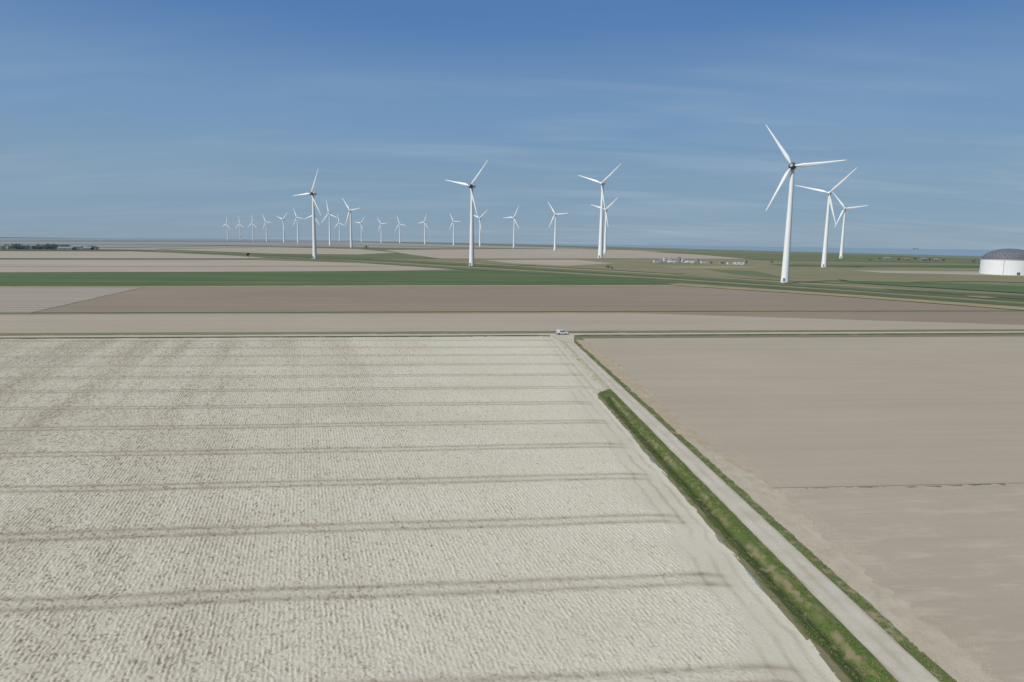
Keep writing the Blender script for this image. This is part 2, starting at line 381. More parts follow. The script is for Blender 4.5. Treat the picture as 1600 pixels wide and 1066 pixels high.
sh([(-300,488.8),(50,488.8),(900,486.4),(1600,485.6),(2000,485.5),(2000,487.3),(1600,487.2),(900,488.3),(50,490.7),(-300,491)],.10,m_dk,"weedy green ditch line between fields",.5,4,"ditch_line")
sh([(-300,491.3),(50,490.6),(900,488.2),(1600,487.2),(1600,488.4),(900,489.4),(50,491.8),(-300,492.5)],.11,m_reed,"dry reed strip",.4,4,"reed_strip")
sh([(-300,447),(230,447),(700,445.5),(1060,445),(1060,447.3),(700,447.6),(230,449.3),(-300,450.5)],.10,m_reed,"dry reed strip",.8,6,"reed_strip")
sh([(-400,427),(300,425.5),(600,424),(760,423),(1060,441),(1050,445.2),(700,445.7),(230,447.2),(-400,447.3)],.12,m_crop,"dark green young crop field",1.0,10)
sh([(-400,446),(230,445.6),(700,444.2),(1050,443.8),(1050,445.4),(700,445.9),(230,447.4),(-400,447.8)],.125,m_dk,"weedy dark green ditch line",.6,6,"ditch_line")
sh([(-400,405.5),(390,406.5),(560,411),(730,421),(600,423.6),(300,425.2),(-400,426.6)],.14,m_f4,"pale tan bare field")
sh([(-400,391),(180,392),(300,397),(430,402),(380,404.5),(-400,403.5)],.16,m_f4,"pale tan bare field")
sh([(-400,403.2),(380,404.2),(400,405.4),(-400,405.2)],.18,m_dk,"thin green ditch line",name="ditch_line")
sh([(-400,416.5),(300,416),(560,415),(640,417),(300,417.2),(-400,417.8)],.19,m_reed,"thin dry reed line",name="reed_strip")
sh([(-400,389),(190,389.5),(250,392.5),(180,393.2),(-400,391.4)],.2,m_dk,"green ditch bank",name="ditch_line")
sh([(225,391),(420,398),(620,406.5),(1050,430),(1600,466),(2000,492),(2000,503),(1600,479),(1300,458),(1050,440.6),(730,422.6),(560,411),(400,402)],.22,m_green,"long diagonal grass bank of the canal",1.0,20,"canal_bank")
sh([(300,394.5),(430,399),(620,408),(1050,433),(1600,469.5),(2000,496),(2000,499),(1600,472.5),(1050,435.2),(620,409.6),(430,400.4),(300,395.2)],.26,m_dk,"dark weedy canal edge",.8,14,"canal_bank")
sh([(560,411),(740,421.4),(1050,438),(1300,455),(1600,476),(1600,478),(1300,456.8),(1050,439.4),(740,422.8)],.27,m_dk,"dark weedy canal edge",.8,14,"canal_bank")
sh([(1040,443),(1300,459),(1600,481),(2000,510),(2000,517),(1600,485.5),(1300,462.6),(1060,446.8)],.28,m_reed,"dry reeds along the canal",.9,6,"reed_strip")
sh([(480,403),(620,411),(1050,436),(1300,452.5),(1600,473.8),(1600,474.6),(1300,453.6),(1050,437),(620,411.9)],.285,m_reed,"thin line of dry reeds in the canal",.6,10,"reed_strip")
sh([(640,405.6),(1050,429),(1600,464.6),(1600,466),(1050,430.4),(640,407)],.287,m_reed,"thin line of dry reeds at the canal",.8,10,"reed_strip")
sh([(-500,376),(560,377),(560,378.5),(950,389),(800,388),(600,388.5),(240,391),(100,389),(-500,386)],.30,m_f5,"distant bare field")
sh([(240,389.5),(480,385),(700,389),(980,404),(700,404.5),(560,403.5)],.34,m_green,"distant green meadow")
sh([(255,390),(420,386.5),(560,389.5),(620,395),(560,398),(420,396.5)],.37,m_f4,"distant pale bare field")
sh([(600,391),(880,388.8),(1010,392),(1150,400),(1170,405),(1000,404.6),(690,404.6),(640,398)],.38,m_f4,"distant pinkish tan field")
sh([(640,405.2),(1170,405.4),(1240,412),(1220,430),(1050,428),(900,419),(640,406.4)],.36,m_olive,"rough olive grassland around the turbines")
sh([(760,407),(900,406.5),(960,412),(880,416),(800,412)],.40,m_f4,"pale bare patch of soil")
sh([(1000,393),(1530,403.5),(1900,411),(1900,418),(1530,412),(1180,406),(1100,399)],.42,m_green,"distant green meadow behind the dike")
sh([(1050,430),(1220,418),(1530,420),(1900,428),(1900,452),(1530,440),(1300,443)],.41,m_olive,"rough olive grassland")
sh([(1200,413.2),(1530,415),(1900,421),(1900,424),(1530,418.5),(1220,416)],.45,m_crop2,"green wheat field")
sh([(1330,423),(1530,425),(1900,432),(1900,437),(1530,430),(1380,427)],.46,m_f4,"pale tan bare field")
sh([(1280,439),(1400,441),(1530,445),(1900,458),(1900,475),(1600,459),(1400,447)],.47,m_crop2,"green wheat field",1,12)
sh([(1380,452),(1480,457),(1600,463),(1600,469),(1500,462),(1400,455)],.5,m_dk,"dark grass bank")
sh([(1505,463),(1540,464),(1562,466.5),(1540,467.5),(1515,465.5)],.53,m_olive,"dry grass patch",1,4,"grass_patch")
sh([(1100,421),(1180,424),(1230,436),(1150,430)],.49,m_green,"green meadow patch")
sh([(1020,418),(1120,416),(1200,418),(1120,421)],.50,m_reed,"pale dry grass patch",2,12,"grass_patch")
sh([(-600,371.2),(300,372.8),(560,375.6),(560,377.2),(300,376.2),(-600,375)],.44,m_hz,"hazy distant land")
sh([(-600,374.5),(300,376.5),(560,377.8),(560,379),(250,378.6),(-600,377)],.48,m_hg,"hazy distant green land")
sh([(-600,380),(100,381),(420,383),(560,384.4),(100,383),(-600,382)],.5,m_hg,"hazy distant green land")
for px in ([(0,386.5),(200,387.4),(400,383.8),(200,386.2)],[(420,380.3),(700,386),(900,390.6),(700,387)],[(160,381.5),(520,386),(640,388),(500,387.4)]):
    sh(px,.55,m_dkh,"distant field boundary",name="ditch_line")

# ------------------------------------------------------------ dike and sea
dk=[G(u,v) for u,v in ((2100,424),(1800,413),(1530,404.2),(1300,397.6),(1100,391.8),(1000,388.9),(850,384.4),(700,380.6),(560,377.6))]
pts=[]
for i in range(len(dk)-1):
    for k in range(6): pts.append(dk[i].lerp(dk[i+1],k/6))
pts.append(dk[-1]); V=[];Fc=[]
prof=[(-26,0.55),(-6,6.5),(2,7),(8,6.3),(40,.4)]
for i,p in enumerate(pts):
    d=(pts[min(i+1,len(pts)-1)]-pts[max(i-1,0)]).normalized(); n=Vector((d.y,-d.x,0))
    if n.y<0: n=-n
    for o,z in prof: V.append((p.x+n.x*o,p.y+n.y*o,z+random.uniform(-.15,.15)))
for i in range(len(pts)-1):
    for j in range(4):
        a=i*5+j; Fc.append((a,a+1,a+6,a+5))
m_dike=soil("dike_grass",C(98,112,98),C(110,121,106),ang=ANG,streak=(.003,.02),patch=.004,fine=.05,dark=.05)
o=mobj("dike",V,Fc,m_dike,smooth=True); tag(o,"long low green sea dike","dike","structure")
ms,nt,b=new_mat("sea_water"); b.inputs['Roughness'].default_value=.8; b.inputs['Specular IOR Level'].default_value=.1
n1=noise(nt,mapped(nt,0,.0012,.0012),1,5,.6); nt.links.new(mix(nt,n1,C(124,147,162),C(129,151,166)),b.inputs['Base Color'])  # haze mixed into the water colour, close to the horizon sky
sp=[p for p in dk]
e0=math.atan2(dk[-1].y,dk[-1].x); e1=math.atan2(dk[0].y,dk[0].x)
arc=[Vector((10390*math.cos(e0+(e1-.25-e0)*k/24),10390*math.sin(e0+(e1-.25-e0)*k/24),0)) for k in range(25)]
sheet("sea",sp+arc,.9,ms,"calm grey blue sea beyond the dike",world=True)

# ------------------------------------------------------------ turbines
m_white=flat("white_turbine_paint",(.74,.75,.745,1),.4,.03,3)
m_grey=flat("dark_grey_nacelle",(.09,.10,.11,1),.45,.05,20)
m_ltgrey=flat("light_grey_ring",(.42,.43,.44,1),.5,.03,20)
m_door=flat("grey_green_door",(.16,.20,.18,1),.5,.03,20)
def egg(y0,y1,rm,skew=.45,n=14):
    out=[]
    for i in range(n+1):
        t=i/n; y=y0+(y1-y0)*t
        r=rm*max(.001,math.sin(math.pi*t**(math.log(.5)/math.log(skew))))**.6
        out.append((r,y))
    return out
def build_tower():
    pr=[(.036,-.002),(.0345,.01),(.0325,.06),(.029,.2),(.0255,.4),(.0215,.6),(.018,.8),(.0148,.965),(.0148,.985)]
    return lathe("tower",pr,m_white,None,32)
t_tower=build_tower().data
t_nac_d=lathe("nacelle",egg(-.030,.075,.030,.38),m_white,axis='Y').data
t_hub_d=lathe("rotor_hub",[(.001,-.062),(.010,-.0605),(.018,-.056),(.0255,-.047),(.0300,-.037),(.031,-.026)],m_grey,axis='Y').data
t_hub_w=lathe("rotor_hub",[(.001,-.060),(.010,-.058),(.016,-.053),(.019,-.045),(.021,-.037),(.022,-.028)],m_white,axis='Y').data
t_nac_w=lathe("nacelle",egg(-.030,.080,.022,.4),m_white,axis='Y').data
t_cap=lathe("spinner_cap",[(.0105,-.0640),(.0125,-.0625),(.0125,-.0570)],m_ltgrey,axis='Y').data
V=[];Fc=[];sec=[(.0,.030,.030,0),(.06,.030,.030,0),(.12,.052,.026,14),(.2,.076,.022,16),(.3,.068,.017,11),(.45,.053,.012,7),(.6,.041,.009,4),(.75,.031,.0065,2),(.9,.021,.0045,1),(.97,.014,.003,0),(1,.005,.001,0)]
ns=14
for r,ch,th,tw in sec:
    for i in range(ns):
        a=2*math.pi*i/ns; x=math.cos(a); y=math.sin(a)
        off=0 if r<.08 else ch*.18
        px_=x*ch/2+off; py_=y*th/2*(1 if r<.1 else (1+.45*x*-1))
        ca,sa=math.cos(math.radians(tw)),math.sin(math.radians(tw))
        V.append((px_*ca-py_*sa,px_*sa+py_*ca-.012*r*r,r))
for j in range(len(sec)-1):
    for i in range(ns):
        a=j*ns+i;b2=j*ns+(i+1)%ns; Fc.append((a,b2,b2+ns,a+ns))
Fc.append(tuple(range((len(sec)-1)*ns,len(sec)*ns)))
t_blade=mobj("blade",V,Fc,m_white,smooth=True).data
V=[];Fc=[]; box(V,Fc,-.009,-.0375,.012,.009,-.031,.042); t_door=mobj("door",V,Fc,m_door).data
V=[];Fc=[]
for k in range(4): box(V,Fc,-.012,-.0380-.005*(k+1),0,.012,-.0380-.005*k,.012-.003*k)
t_steps=mobj("steps",V,Fc,m_ltgrey).data
for o in list(COL.objects):
    if o.type=='MESH' and o.data in (t_tower,t_nac_d,t_hub_d,t_hub_w,t_nac_w,t_cap,t_blade,t_door,t_steps): bpy.data.objects.remove(o)
def link(name,data,par,loc=(0,0,0),rot=(0,0,0),sc=(1,1,1)):
    o=bpy.data.objects.new(name,data); COL.objects.link(o); o.parent=par; o.location=loc; o.rotation_euler=rot; o.scale=sc; return o
AZ=math.radians(33)
def turbine(hx,hy,bx,by,tips,dark=False,label=None):
    p=G(bx,by,.5); dist=math.hypot(p.x,p.y)
    d=R@Vector(((hx-800)/F,-(hy-533)/F,-1)); hh=H+d.z*(dist/math.hypot(d.x,d.y))-.5
    bear=math.atan2(p.x,p.y); cs=max(.35,math.cos(AZ-bear))
    hp=math.hypot(hx-bx,hy-by)
    ph=[];Ls=[]
    for i,(x,y) in enumerate(tips):
        dx=(x-hx)/cs; dy=hy-y; ph.append(math.atan2(dy,dx)); Ls.append(math.hypot(dx,dy)/hp)
    base=ph[0]; acc=0
    for q in ph:
        k=(q-base)/(2*math.pi/3); acc+=(k-round(k))*(2*math.pi/3)
    base+=acc/len(ph); L=min(.5,sum(Ls)/len(Ls))
    e=empty("wind_turbine",p,-AZ,hh)
    tag(e,label or ("white wind turbine with dark grey rotor hub on grassland" if dark else "white three-bladed wind turbine on open farmland"),"wind turbine",group="wind turbines of the wind farm")
    t=link("tower",t_tower,e); link("door",t_door,t); 
    if dist<1500: link("steps",t_steps,t)
    link("nacelle",t_nac_d if dark else t_nac_w,e,(0,0,1))
    h=link("rotor_hub",t_hub_d if dark else t_hub_w,e,(0,0,1))
    if dark: link("spinner_cap",t_cap,h)
    for k in range(3):
        th=math.pi/2-(base+k*2*math.pi/3)
        link("blade",t_blade,h,(0,-.042,0),(0,th,0),(L*(1.0 if dist<1600 else 1.25),L,L))
def tp(hx,hy,L,deg,cs=1): return [(hx+L*cs*math.cos(math.radians(deg+120*k)),hy-L*math.sin(math.radians(deg+120*k))) for k in range(3)]
turbine(1238,260,1226,442,[(1199,200),(1321,253),(1203,329)],True,"tall white wind turbine with dark grey hub beside canal")
turbine(739,291,737,416,[(771,253),(699,281),(753,336)],True)
turbine(491,303,492,405,[(505,266),(466,303),(510,337)],True)
turbine(940,287,938,404,[(969,249),(910,273),(945,333)])
turbine(1297,302,1287,418,[(1336,264),(1243,293),(1307,350)])
turbine(1320,326,1314,404,[(1354,322),(1297,304),(1303,354)])
turbine(947,328,945,398,[(969,311),(925,323),(953,356)])
turbine(866,335,867,393,[(890,334),(855,317),(857,356)])
turbine(803,340,803,388.5,[(812,321),(785,341),(812,357)])
turbine(750,341,750,386.5,tp(750,341,19,40))
turbine(709,346,709,384.5,[(722,345),(703,331),(703,358)])
turbine(664,347,664,382.5,[(668,333),(653,348),(671,357)])
turbine(625,350,625,381,tp(625,350,13,110))
turbine(596,350,596,380,tp(596,350,12,5))
turbine(566,349,565,378.6,tp(566,349,12,50))
turbine(549,329,549,388,[(569,327),(537,314),(541,350)])
turbine(516,334,516,385,[(513,316),(534,341),(504,347)])
turbine(531,348,531,377.8,tp(531,348,12,100))
turbine(491,337,492,384,tp(491,337,17,75))
turbine(466,340,466,381,[(461,328),(480,342),(459,352)])
turbine(444,343,444,380,[(453,335),(431,339),(446,354)])
turbine(416,347,417,378.3,[(411,334),(428,346),(411,357)])
turbine(395,349,396,377,tp(395,349,11,88))
turbine(375,350,376,376.5,tp(375,350,10,92))
turbine(355,350,356,376.3,tp(355,350,10,80))

# ------------------------------------------------------------ storage tank with domed roof
m_twall=flat("white_tank_cladding",(.72,.73,.73,1),.45,.03,.05)
m_dome=flat("dark_dome_sheet",(.115,.125,.14,1),.7,.12,.25,spec=.2)
m_steel=flat("galvanised_steel",(.34,.35,.36,1),.45,.05,2)
m_conc=flat("concrete_base",(.36,.34,.30,1),.85,.08,.5)
ty=G(1583,431.5).y+14; 
def at_u(u,y):
    g=G(u,431); return g.x/g.y*y
tl=at_u(1536.0,ty); rt=29.0; cx_=tl+rt*1.13; wh=25.0*(ty-25)/F
e=empty("storage_tank",(cx_,ty+4,.6)); tag(e,"large round white tank with dark grey domed roof","storage tank")
w=lathe("tank_wall",[(rt,0.0),(rt,wh)],m_twall,e,96,cap=False)
rb=[];Fc=[]
for i in range(48):
    a=2*math.pi*i/48; c_,s_=math.cos(a),math.sin(a)
    k=len(rb)
    for dr,dt in ((.0,-.06),(.08,-.06),(.08,.06),(.0,.06)):
        for z in (0,wh): rb.append(((rt+dr)*c_-dt*s_,(rt+dr)*s_+dt*c_,z))
    Fc+= [(k,k+2,k+3,k+1),(k+2,k+4,k+5,k+3),(k+4,k+6,k+7,k+5)]
mobj("wall_seam",rb,Fc,flat("seam_paint",(.62,.63,.63,1),.5,.02,1),w)["kind"]="stuff"
lathe("foundation",[(rt+1.0,0),(rt+1.0,.8),(rt+.3,.8)],m_conc,e,64,cap=False)
dm=16.5*(ty/F)
dome=lathe("dome_roof",[(rt*.985*math.cos(t),wh+.02+dm*math.sin(t)**1.1) for t in np.linspace(0,math.pi/2-.02,18)],m_dome,e,64)
# fine net of ribs over the dome (surface pattern)
V=[];Fc=[]
for i in range(36):
    for dirn in (-1,1):
        prev=None
        for j,t in enumerate(np.linspace(0.02,math.pi/2-.25,12)):
            a=2*math.pi*i/36+dirn*t*.5; r=rt*.985*math.cos(t)+.12; z=wh+.14+dm*math.sin(t)**1.1; w_=.10
            k=len(V); V+=[(r*math.cos(a)-w_*math.sin(a),r*math.sin(a)+w_*math.cos(a),z),(r*math.cos(a)+w_*math.sin(a),r*math.sin(a)-w_*math.cos(a),z)]
            if prev is not None: Fc.append((prev,prev+1,k+1,k))
            prev=k
mobj("roof_rib",V,Fc,m_steel,dome)["kind"]="stuff"
lathe("rim_rail",[(rt+.35,wh-.6),(rt+.35,wh+.1),(rt-.3,wh+.1)],m_steel,e,96,cap=False)
ad=math.radians(-105)
dd=boxes("door",[(-1.6,-.35,.8,1.6,.25,4.2)],flat("dark_door",(.10,.13,.16,1),.5),e); dd.location=((rt)*math.cos(ad),rt*math.sin(ad),0); dd.rotation_euler=(0,0,ad+math.pi/2)
lad=[(-.35,-.5,0,-.28,-.43,wh),(.28,-.5,0,.35,-.43,wh)]+[(-.28,-.5,z,.28,-.44,z+.06) for z in np.arange(.5,wh,.6)]
la=boxes("ladder",lad,m_steel,e); al=math.radians(-135); la.location=((rt)*math.cos(al),rt*math.sin(al),0); la.rotation_euler=(0,0,al+math.pi/2)

# ------------------------------------------------------------ buildings
m_brick=flat("hazy_brick",(.19,.16,.15,1),.85,.08,2)
m_rroof=flat("hazy_red_roof_tiles",(.21,.155,.135,1),.8,.08,2)
m_groof=flat("grey_sheet_roof",(.19,.205,.225,1),.6,.06,1)
m_wwall=flat("white_painted_wall",(.58,.59,.58,1),.6,.04,1)
m_gwall=flat("grey_cladding_wall",(.28,.30,.31,1),.6,.05,1)
m_dwall=flat("dark_cladding_wall",(.16,.175,.19,1),.7,.05,1)
m_glass=flat("dark_window_glass",(.03,.04,.05,1),.15,.02,1,spec=.6)
m_doorw=flat("painted_door",(.10,.14,.12,1),.5,.03,1)
def house(name,loc,w,d,h,rh,rz,mw,mroof,label,cat,nwin=3,flatroof=False,big=False,z=.5):
    e=empty(name,(loc.x,loc.y,z),rz); tag(e,label,cat)
    if flatroof:
        V=[];Fc=[];box(V,Fc,-w/2,-d/2,0,w/2,d/2,h)
    else:
        V=[(-w/2,-d/2,0),(w/2,-d/2,0),(w/2,d/2,0),(-w/2,d/2,0),(-w/2,-d/2,h),(w/2,-d/2,h),(w/2,d/2,h),(-w/2,d/2,h),(-w/2,0,h+rh-.05),(w/2,0,h+rh-.05)]
        Fc=[(0,3,2,1),(0,1,5,4),(2,3,7,6),(1,2,6,9,5),(3,0,4,8,7)]
    wl=mobj("wall",V,Fc,mw,e)
    if flatroof:
        boxes("roof",[(-w/2-.2,-d/2-.2,h+.003,w/2+.2,d/2+.2,h+.35)],mroof,e)
    else:
        o=.5; k=rh/(d/2)
        V=[(-w/2-o,-d/2-o,h-o*k),(w/2+o,-d/2-o,h-o*k),(w/2+o,0,h+rh),(-w/2-o,0,h+rh),(w/2+o,d/2+o,h-o*k),(-w/2-o,d/2+o,h-o*k)]
        V+=[(x,y,q+.3) for x,y,q in V]
        Fc=[(0,3,2,1),(3,5,4,2),(6,7,8,9),(9,8,10,11),(0,1,7,6),(5,11,10,4),(0,6,9,3),(3,9,11,5),(1,2,8,7),(2,4,10,8)]
        rf=mobj("roof",V,Fc,mroof,e)
        if not big: boxes("chimney",[(w*.25,-.4,h+rh*.6,w*.25+.8,.4,h+rh+1.1)],m_brick,rf)
    sp=w/(nwin+1)
    for i in range(nwin):
        x=-w/2+sp*(i+1)
        if i==nwin//2:
            dw=1.8 if big else .5
            boxes("door",[(x-dw,-d/2-.06,0.02,x+dw,-d/2+.1,min(h*.8,4 if big else 2.1))],m_doorw,e)
        else:
            boxes("window",[(x-.7,-d/2-.05,h*.35,x+.7,-d/2+.1,h*.75)],m_glass,e)
    return e
for (u,v,w,d,h,rh,mr_,mw_,lab) in (
  (1416,407,12,9,2.2,3,m_rroof,m_brick,"red roofed brick farmhouse near the dike"),
  (1442,407.4,16,12,2.6,3.6,m_groof,m_dwall,"long dark barn with grey roof near the dike"),
  (1462,408,11,9,2.2,3.4,m_rroof,m_brick,"red roofed brick farmhouse near the dike"),
  (1385,405.5,13,10,2.4,2.6,m_groof,m_gwall,"grey farm shed near the dike")):
    house("farmhouse" if mr_==m_rroof else "barn",G(u,v),w,d,h,rh,random.uniform(-.3,.3),mw_,mr_,lab,"house" if mr_==m_rroof else "barn",4,big=mr_!=m_rroof)
for (u,v,w,d,h,rh,mr_,mw_,lab) in (
  (28,389,30,16,4,5,m_groof,m_dwall,"wide dark barn among bare trees"),
  (66,388.6,24,14,4,5,m_rroof,m_brick,"brick farm building with red roof among trees"),
  (104,390.4,34,16,3.0,3.5,m_groof,m_gwall,"long grey farm shed among bare trees"),
  (138,390.4,20,12,3.0,3.5,m_groof,m_dwall,"dark farm shed beside bare trees")):
    house("barn",G(u,v),w,d,h,rh,random.uniform(-.15,.15),mw_,mr_,lab,"barn",5,big=True)
inst=[(1024,410.8,6,4,m_wwall),(1029,410.5,7,5.5,m_gwall),(1039,409.6,5,7,m_wwall),(1046,410.3,5,5,m_wwall),(1052,411.5,9,4,m_wwall),(1061,409.8,5,7.5,m_gwall),(1068,410.6,6,5,m_wwall),(1078,411.6,12,4,m_wwall),(1090,410.2,4,6,m_gwall),(1099,411.8,9,3.6,m_wwall),(1110,412.6,5,3,m_gwall),(1128,413.0,8,3,m_gwall),(1140,413.7,8,3.2,m_wwall),(1154,414,15,4,m_wwall),(1165,413.2,5,6,m_gwall)]
for u,v,w,h,mw_ in inst:
    house("equipment_cabin",G(u,v),w,5,h*1.1,1,random.uniform(-.1,.2),mw_,m_groof,"white flat-roofed equipment cabin at the gas site" if mw_==m_wwall else "grey flat-roofed equipment cabin at the gas site","cabin",3,True,z=.5)["group"]="equipment cabins at the gas site"
m_pipe=flat("pale_metal_pipe",(.46,.48,.49,1),.35,.04,2,metal=.2)
for u,v,n in ((1034,413,5),(1060,413.4,7),(1088,413.6,4)):
    p=G(u,v); e=empty("pipe_rack",(p.x,p.y,.5),.1); tag(e,"galvanised pipe rack with parallel pipes at the gas site","pipe rack",group="pipe racks at the gas site")
    L=n*2.6
    fr=[]
    for i in range(n):
        x=-L/2+i*2.6; fr+=[(x-.12,-2,0,x+.12,-1.75,4.2),(x-.12,1.75,0,x+.12,2,4.2),(x-.12,-1.75,3.3,x+.12,1.75,3.5)]
    boxes("frame",fr,m_steel,e)
    for k in range(4):
        o=lathe("pipe",[(.28,-L/2-2),(.28,L/2+1)],m_pipe,e,10,axis='X'); o.location=(0,-1.3+k*.85,3.8)
    for k in range(3):
        o=lathe("vent_pipe",[(.28,0),(.28,8+1.5*k),(.05,8.3+1.5*k)],m_pipe,e,10); o.location=(-L/3+k*L/3,-2.8,0)
for u,v in ((1047,412.5),(1073,412.8)):
    p=G(u,v); e=empty("pressure_vessel",(p.x,p.y,.5),.1); tag(e,"white horizontal pressure vessel on saddles at the gas site","tank",group="pressure vessels at the gas site")
    o=lathe("vessel",[(.05,-4.6),(.9,-4.3),(1.4,-3.6),(1.4,3.6),(.9,4.3),(.05,4.6)],m_wwall,e,20,axis='X'); o.location=(0,0,2.4)
    boxes("saddle",[(-2.6,-1,0,-2.1,1,1.2)],m_conc,e); boxes("saddle",[(2.1,-1,0,2.6,1,1.2)],m_conc,e)
sh([(1020,410.5),(1110,410.5),(1172,412.5),(1176,415.4),(1110,415),(1018,413.6)],.48,m_olive,"gravel yard of the gas site",.5,6,"gravel_yard")

# ------------------------------------------------------------ trees
m_trunk=flat("grey_bark",(.10,.085,.065,1),.9,.1,2)
m_leafd=flat("early_spring_twigs",(.08,.08,.07,1),.9,.2,.4)
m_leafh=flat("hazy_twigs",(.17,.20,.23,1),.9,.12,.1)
m_leafg=flat("spring_foliage",(.06,.085,.04,1),.9,.2,.6)
def crown_pts(h,w,n,cx=0,cy=0,z0=.25,ls=.030):
    cl=[(cx+random.gauss(0,w*.25),cy+random.gauss(0,w*.25),h*random.uniform(z0+.12,.92),w*random.uniform(.10,.22)) for _ in range(9)]
    V=[];Fc=[]
    for _ in range(n):
        c=random.choice(cl); p=Vector((random.gauss(0,1),random.gauss(0,1),random.gauss(0,.8))).normalized()*c[3]*random.random()**.4+Vector(c[:3])
        s=h*ls*random.uniform(.6,1.5); k=len(V)
        a=Vector((random.gauss(0,1),random.gauss(0,1),random.gauss(0,1))).normalized(); b_=a.cross(Vector((random.gauss(0,1),random.gauss(0,1),.3))).normalized()
        V+=[p-a*s,p+b_*s*.7,p+a*s,p-b_*s*.7]; Fc.append((k,k+1,k+2,k+3))
    return V,Fc,cl
def limb(V,Fc,a,b,r0,r1,n=6):
    d=(b-a).normalized(); u=d.orthogonal().normalized(); v=d.cross(u); k=len(V)
    for p,r in ((a,r0),(b,r1)):
        for i in range(n): V.append(p+u*r*math.cos(2*math.pi*i/n)+v*r*math.sin(2*math.pi*i/n))
    for i in range(n): Fc.append((k+i,k+(i+1)%n,k+n+(i+1)%n,k+n+i))
def tree(loc,h,w,mat,label,name="tree",n=420):
    e=empty(name,(loc.x,loc.y,.4),random.uniform(0,6)); tag(e,label,"tree" if name=="tree" else "bush")
    V,Fc,cl=crown_pts(h,w,n,z0=.25 if name=="tree" else .0,ls=.04)
    T=[];TF=[]; limb(T,TF,Vector((0,0,-.1)),Vector((0,0,h*.45)),h*.028,h*.016)
    for c in cl: limb(T,TF,Vector((0,0,h*random.uniform(.2,.45))),Vector(c[:3]),h*.012,h*.004,5)
    mobj("trunk",T,TF,m_trunk,e); mobj("crown",V,Fc,mat,e)
for u,v,h,w,m_,nm in ((1404,408.5,7,8,m_leafd,"tree"),(1430,407.5,8,9,m_leafd,"tree"),(1452,409,7,7,m_leafd,"tree"),(1474,409,7,8,m_leafd,"tree"),(1374,407,6,7,m_leafd,"tree"),
   (950,420,5,6,m_leafd,"bush"),(956,421,3.5,4,m_leafg,"bush"),(388,404,9,8,m_leafd,"tree"),(572,391,13,11,m_leafd,"tree"),(1205,411,6,6,m_leafd,"bush"),(1360,407.6,5,7,m_leafg,"bush"),(1522,411,7,8,m_leafd,"bush")):
    tree(G(u,v),h,w,m_,"bare spring tree on open farmland" if nm=="tree" else "small scrubby bush in rough grass",nm)
V=[];Fc=[]
for i in range(120):
    u=random.uniform(2,152); p=G(u,389.6+random.uniform(-.5,.7)); h=random.uniform(8,14)*(1 if u<110 else .75)*(.7+.4*float(vn(u*.09,3,7)))
    a,b_,cl=crown_pts(h,h*1.2,230,z0=-.08,ls=.05); k=len(V)
    V+=[q+Vector((p.x,p.y,.4)) for q in a]; Fc+=[tuple(x+k for x in f) for f in b_]
    limb(V,Fc,Vector((p.x,p.y,.2)),Vector((p.x,p.y,h*.7)),h*.02,h*.008)
o=mobj("farm_wood",V,Fc,m_leafh); tag(o,"dark belt of bare trees around a farm","wood","stuff")

# ------------------------------------------------------------ van
m_vw=flat("white_van_paint",(.72,.73,.75,1),.25,.02,1,spec=.6)
m_blk=flat("black_rubber",(.025,.025,.027,1),.8,.02,5)
m_rim=flat("silver_rim",(.45,.46,.47,1),.3,.02,5,metal=.6)
m_red=flat("red_lamp",(.45,.02,.02,1),.3,.02,5); m_lamp=flat("clear_lamp",(.75,.76,.74,1),.15,.02,5)
vp=G(878,522.8,.168)
e=empty("parked_van",(vp.x,vp.y,.17),ANG+.05,.93); tag(e,"small white delivery van parked on the dusty road junction","van")
pr=[(-2.2,.35),(-2.25,.9),(-2.18,1.70),(-2.0,1.84),(.3,1.86),(.75,1.76),(1.45,1.22),(2.1,1.05),(2.28,.85),(2.32,.4),(2.1,.3),(1.85,.3),(1.75,.55),(1.5,.68),(1.2,.68),(.95,.55),(.85,.3),(-.95,.3),(-1.05,.55),(-1.3,.68),(-1.55,.68),(-1.8,.55),(-1.9,.3)]
bm=bmesh.new(); lv=[bm.verts.new((x,-.88+(.12 if z>1.3 else 0),z)) for x,z in pr]; rv=[bm.verts.new((x,.88-(.12 if z>1.3 else 0),z)) for x,z in pr]
for i in range(len(pr)):
    j=(i+1)%len(pr); bm.faces.new((lv[i],lv[j],rv[j],rv[i]))
bm.faces.new(lv[::-1]); bm.faces.new(rv); bmesh.ops.recalc_face_normals(bm,faces=bm.faces)
bmesh.ops.triangulate(bm,faces=[f for f in bm.faces if len(f.verts)>4])
me=bpy.data.meshes.new("body"); bm.to_mesh(me); bm.free(); me.materials.append(m_vw)
body=bpy.data.objects.new("body",me); COL.objects.link(body); body.parent=e
def side_y(z): return .88-.12*max(0,min(1,(z-1.05)/.7))
for s in (-1,1):
    def q4(name,pts,mat,off=.02):
        V=[(x,s*(side_y(z)+off),z) for x,z in pts]; return mobj(name,V,[tuple(range(len(V)))] if s>0 else [tuple(range(len(V)))[::-1]],mat,body)
    q4("side_window",[(.1,1.18),(.1,1.68),(.68,1.66),(1.22,1.20)],m_glass,.035)
    q4("side_window",[(-.95,1.18),(-.95,1.68),(-.02,1.68),(-.02,1.18)],m_glass,.035)
    q4("door_seam",[(.02,.5),(.02,1.8),(.05,1.8),(.05,.5)],m_blk,.045)
    q4("side_trim",[(-2.1,.62),(-2.1,.74),(.8,.74),(.8,.62)],m_blk)
    boxes("mirror",[(1.0,s*.9-.1,1.15,1.13,s*.9+.1,1.37)],m_blk,body)
    boxes("headlight",[(2.08,s*.66-.16,.80,2.27,s*.66+.16,.97)],m_lamp,body)
    boxes("tail_light",[(-2.27,s*.78-.07,.95,-2.17,s*.78+.07,1.4)],m_red,body)
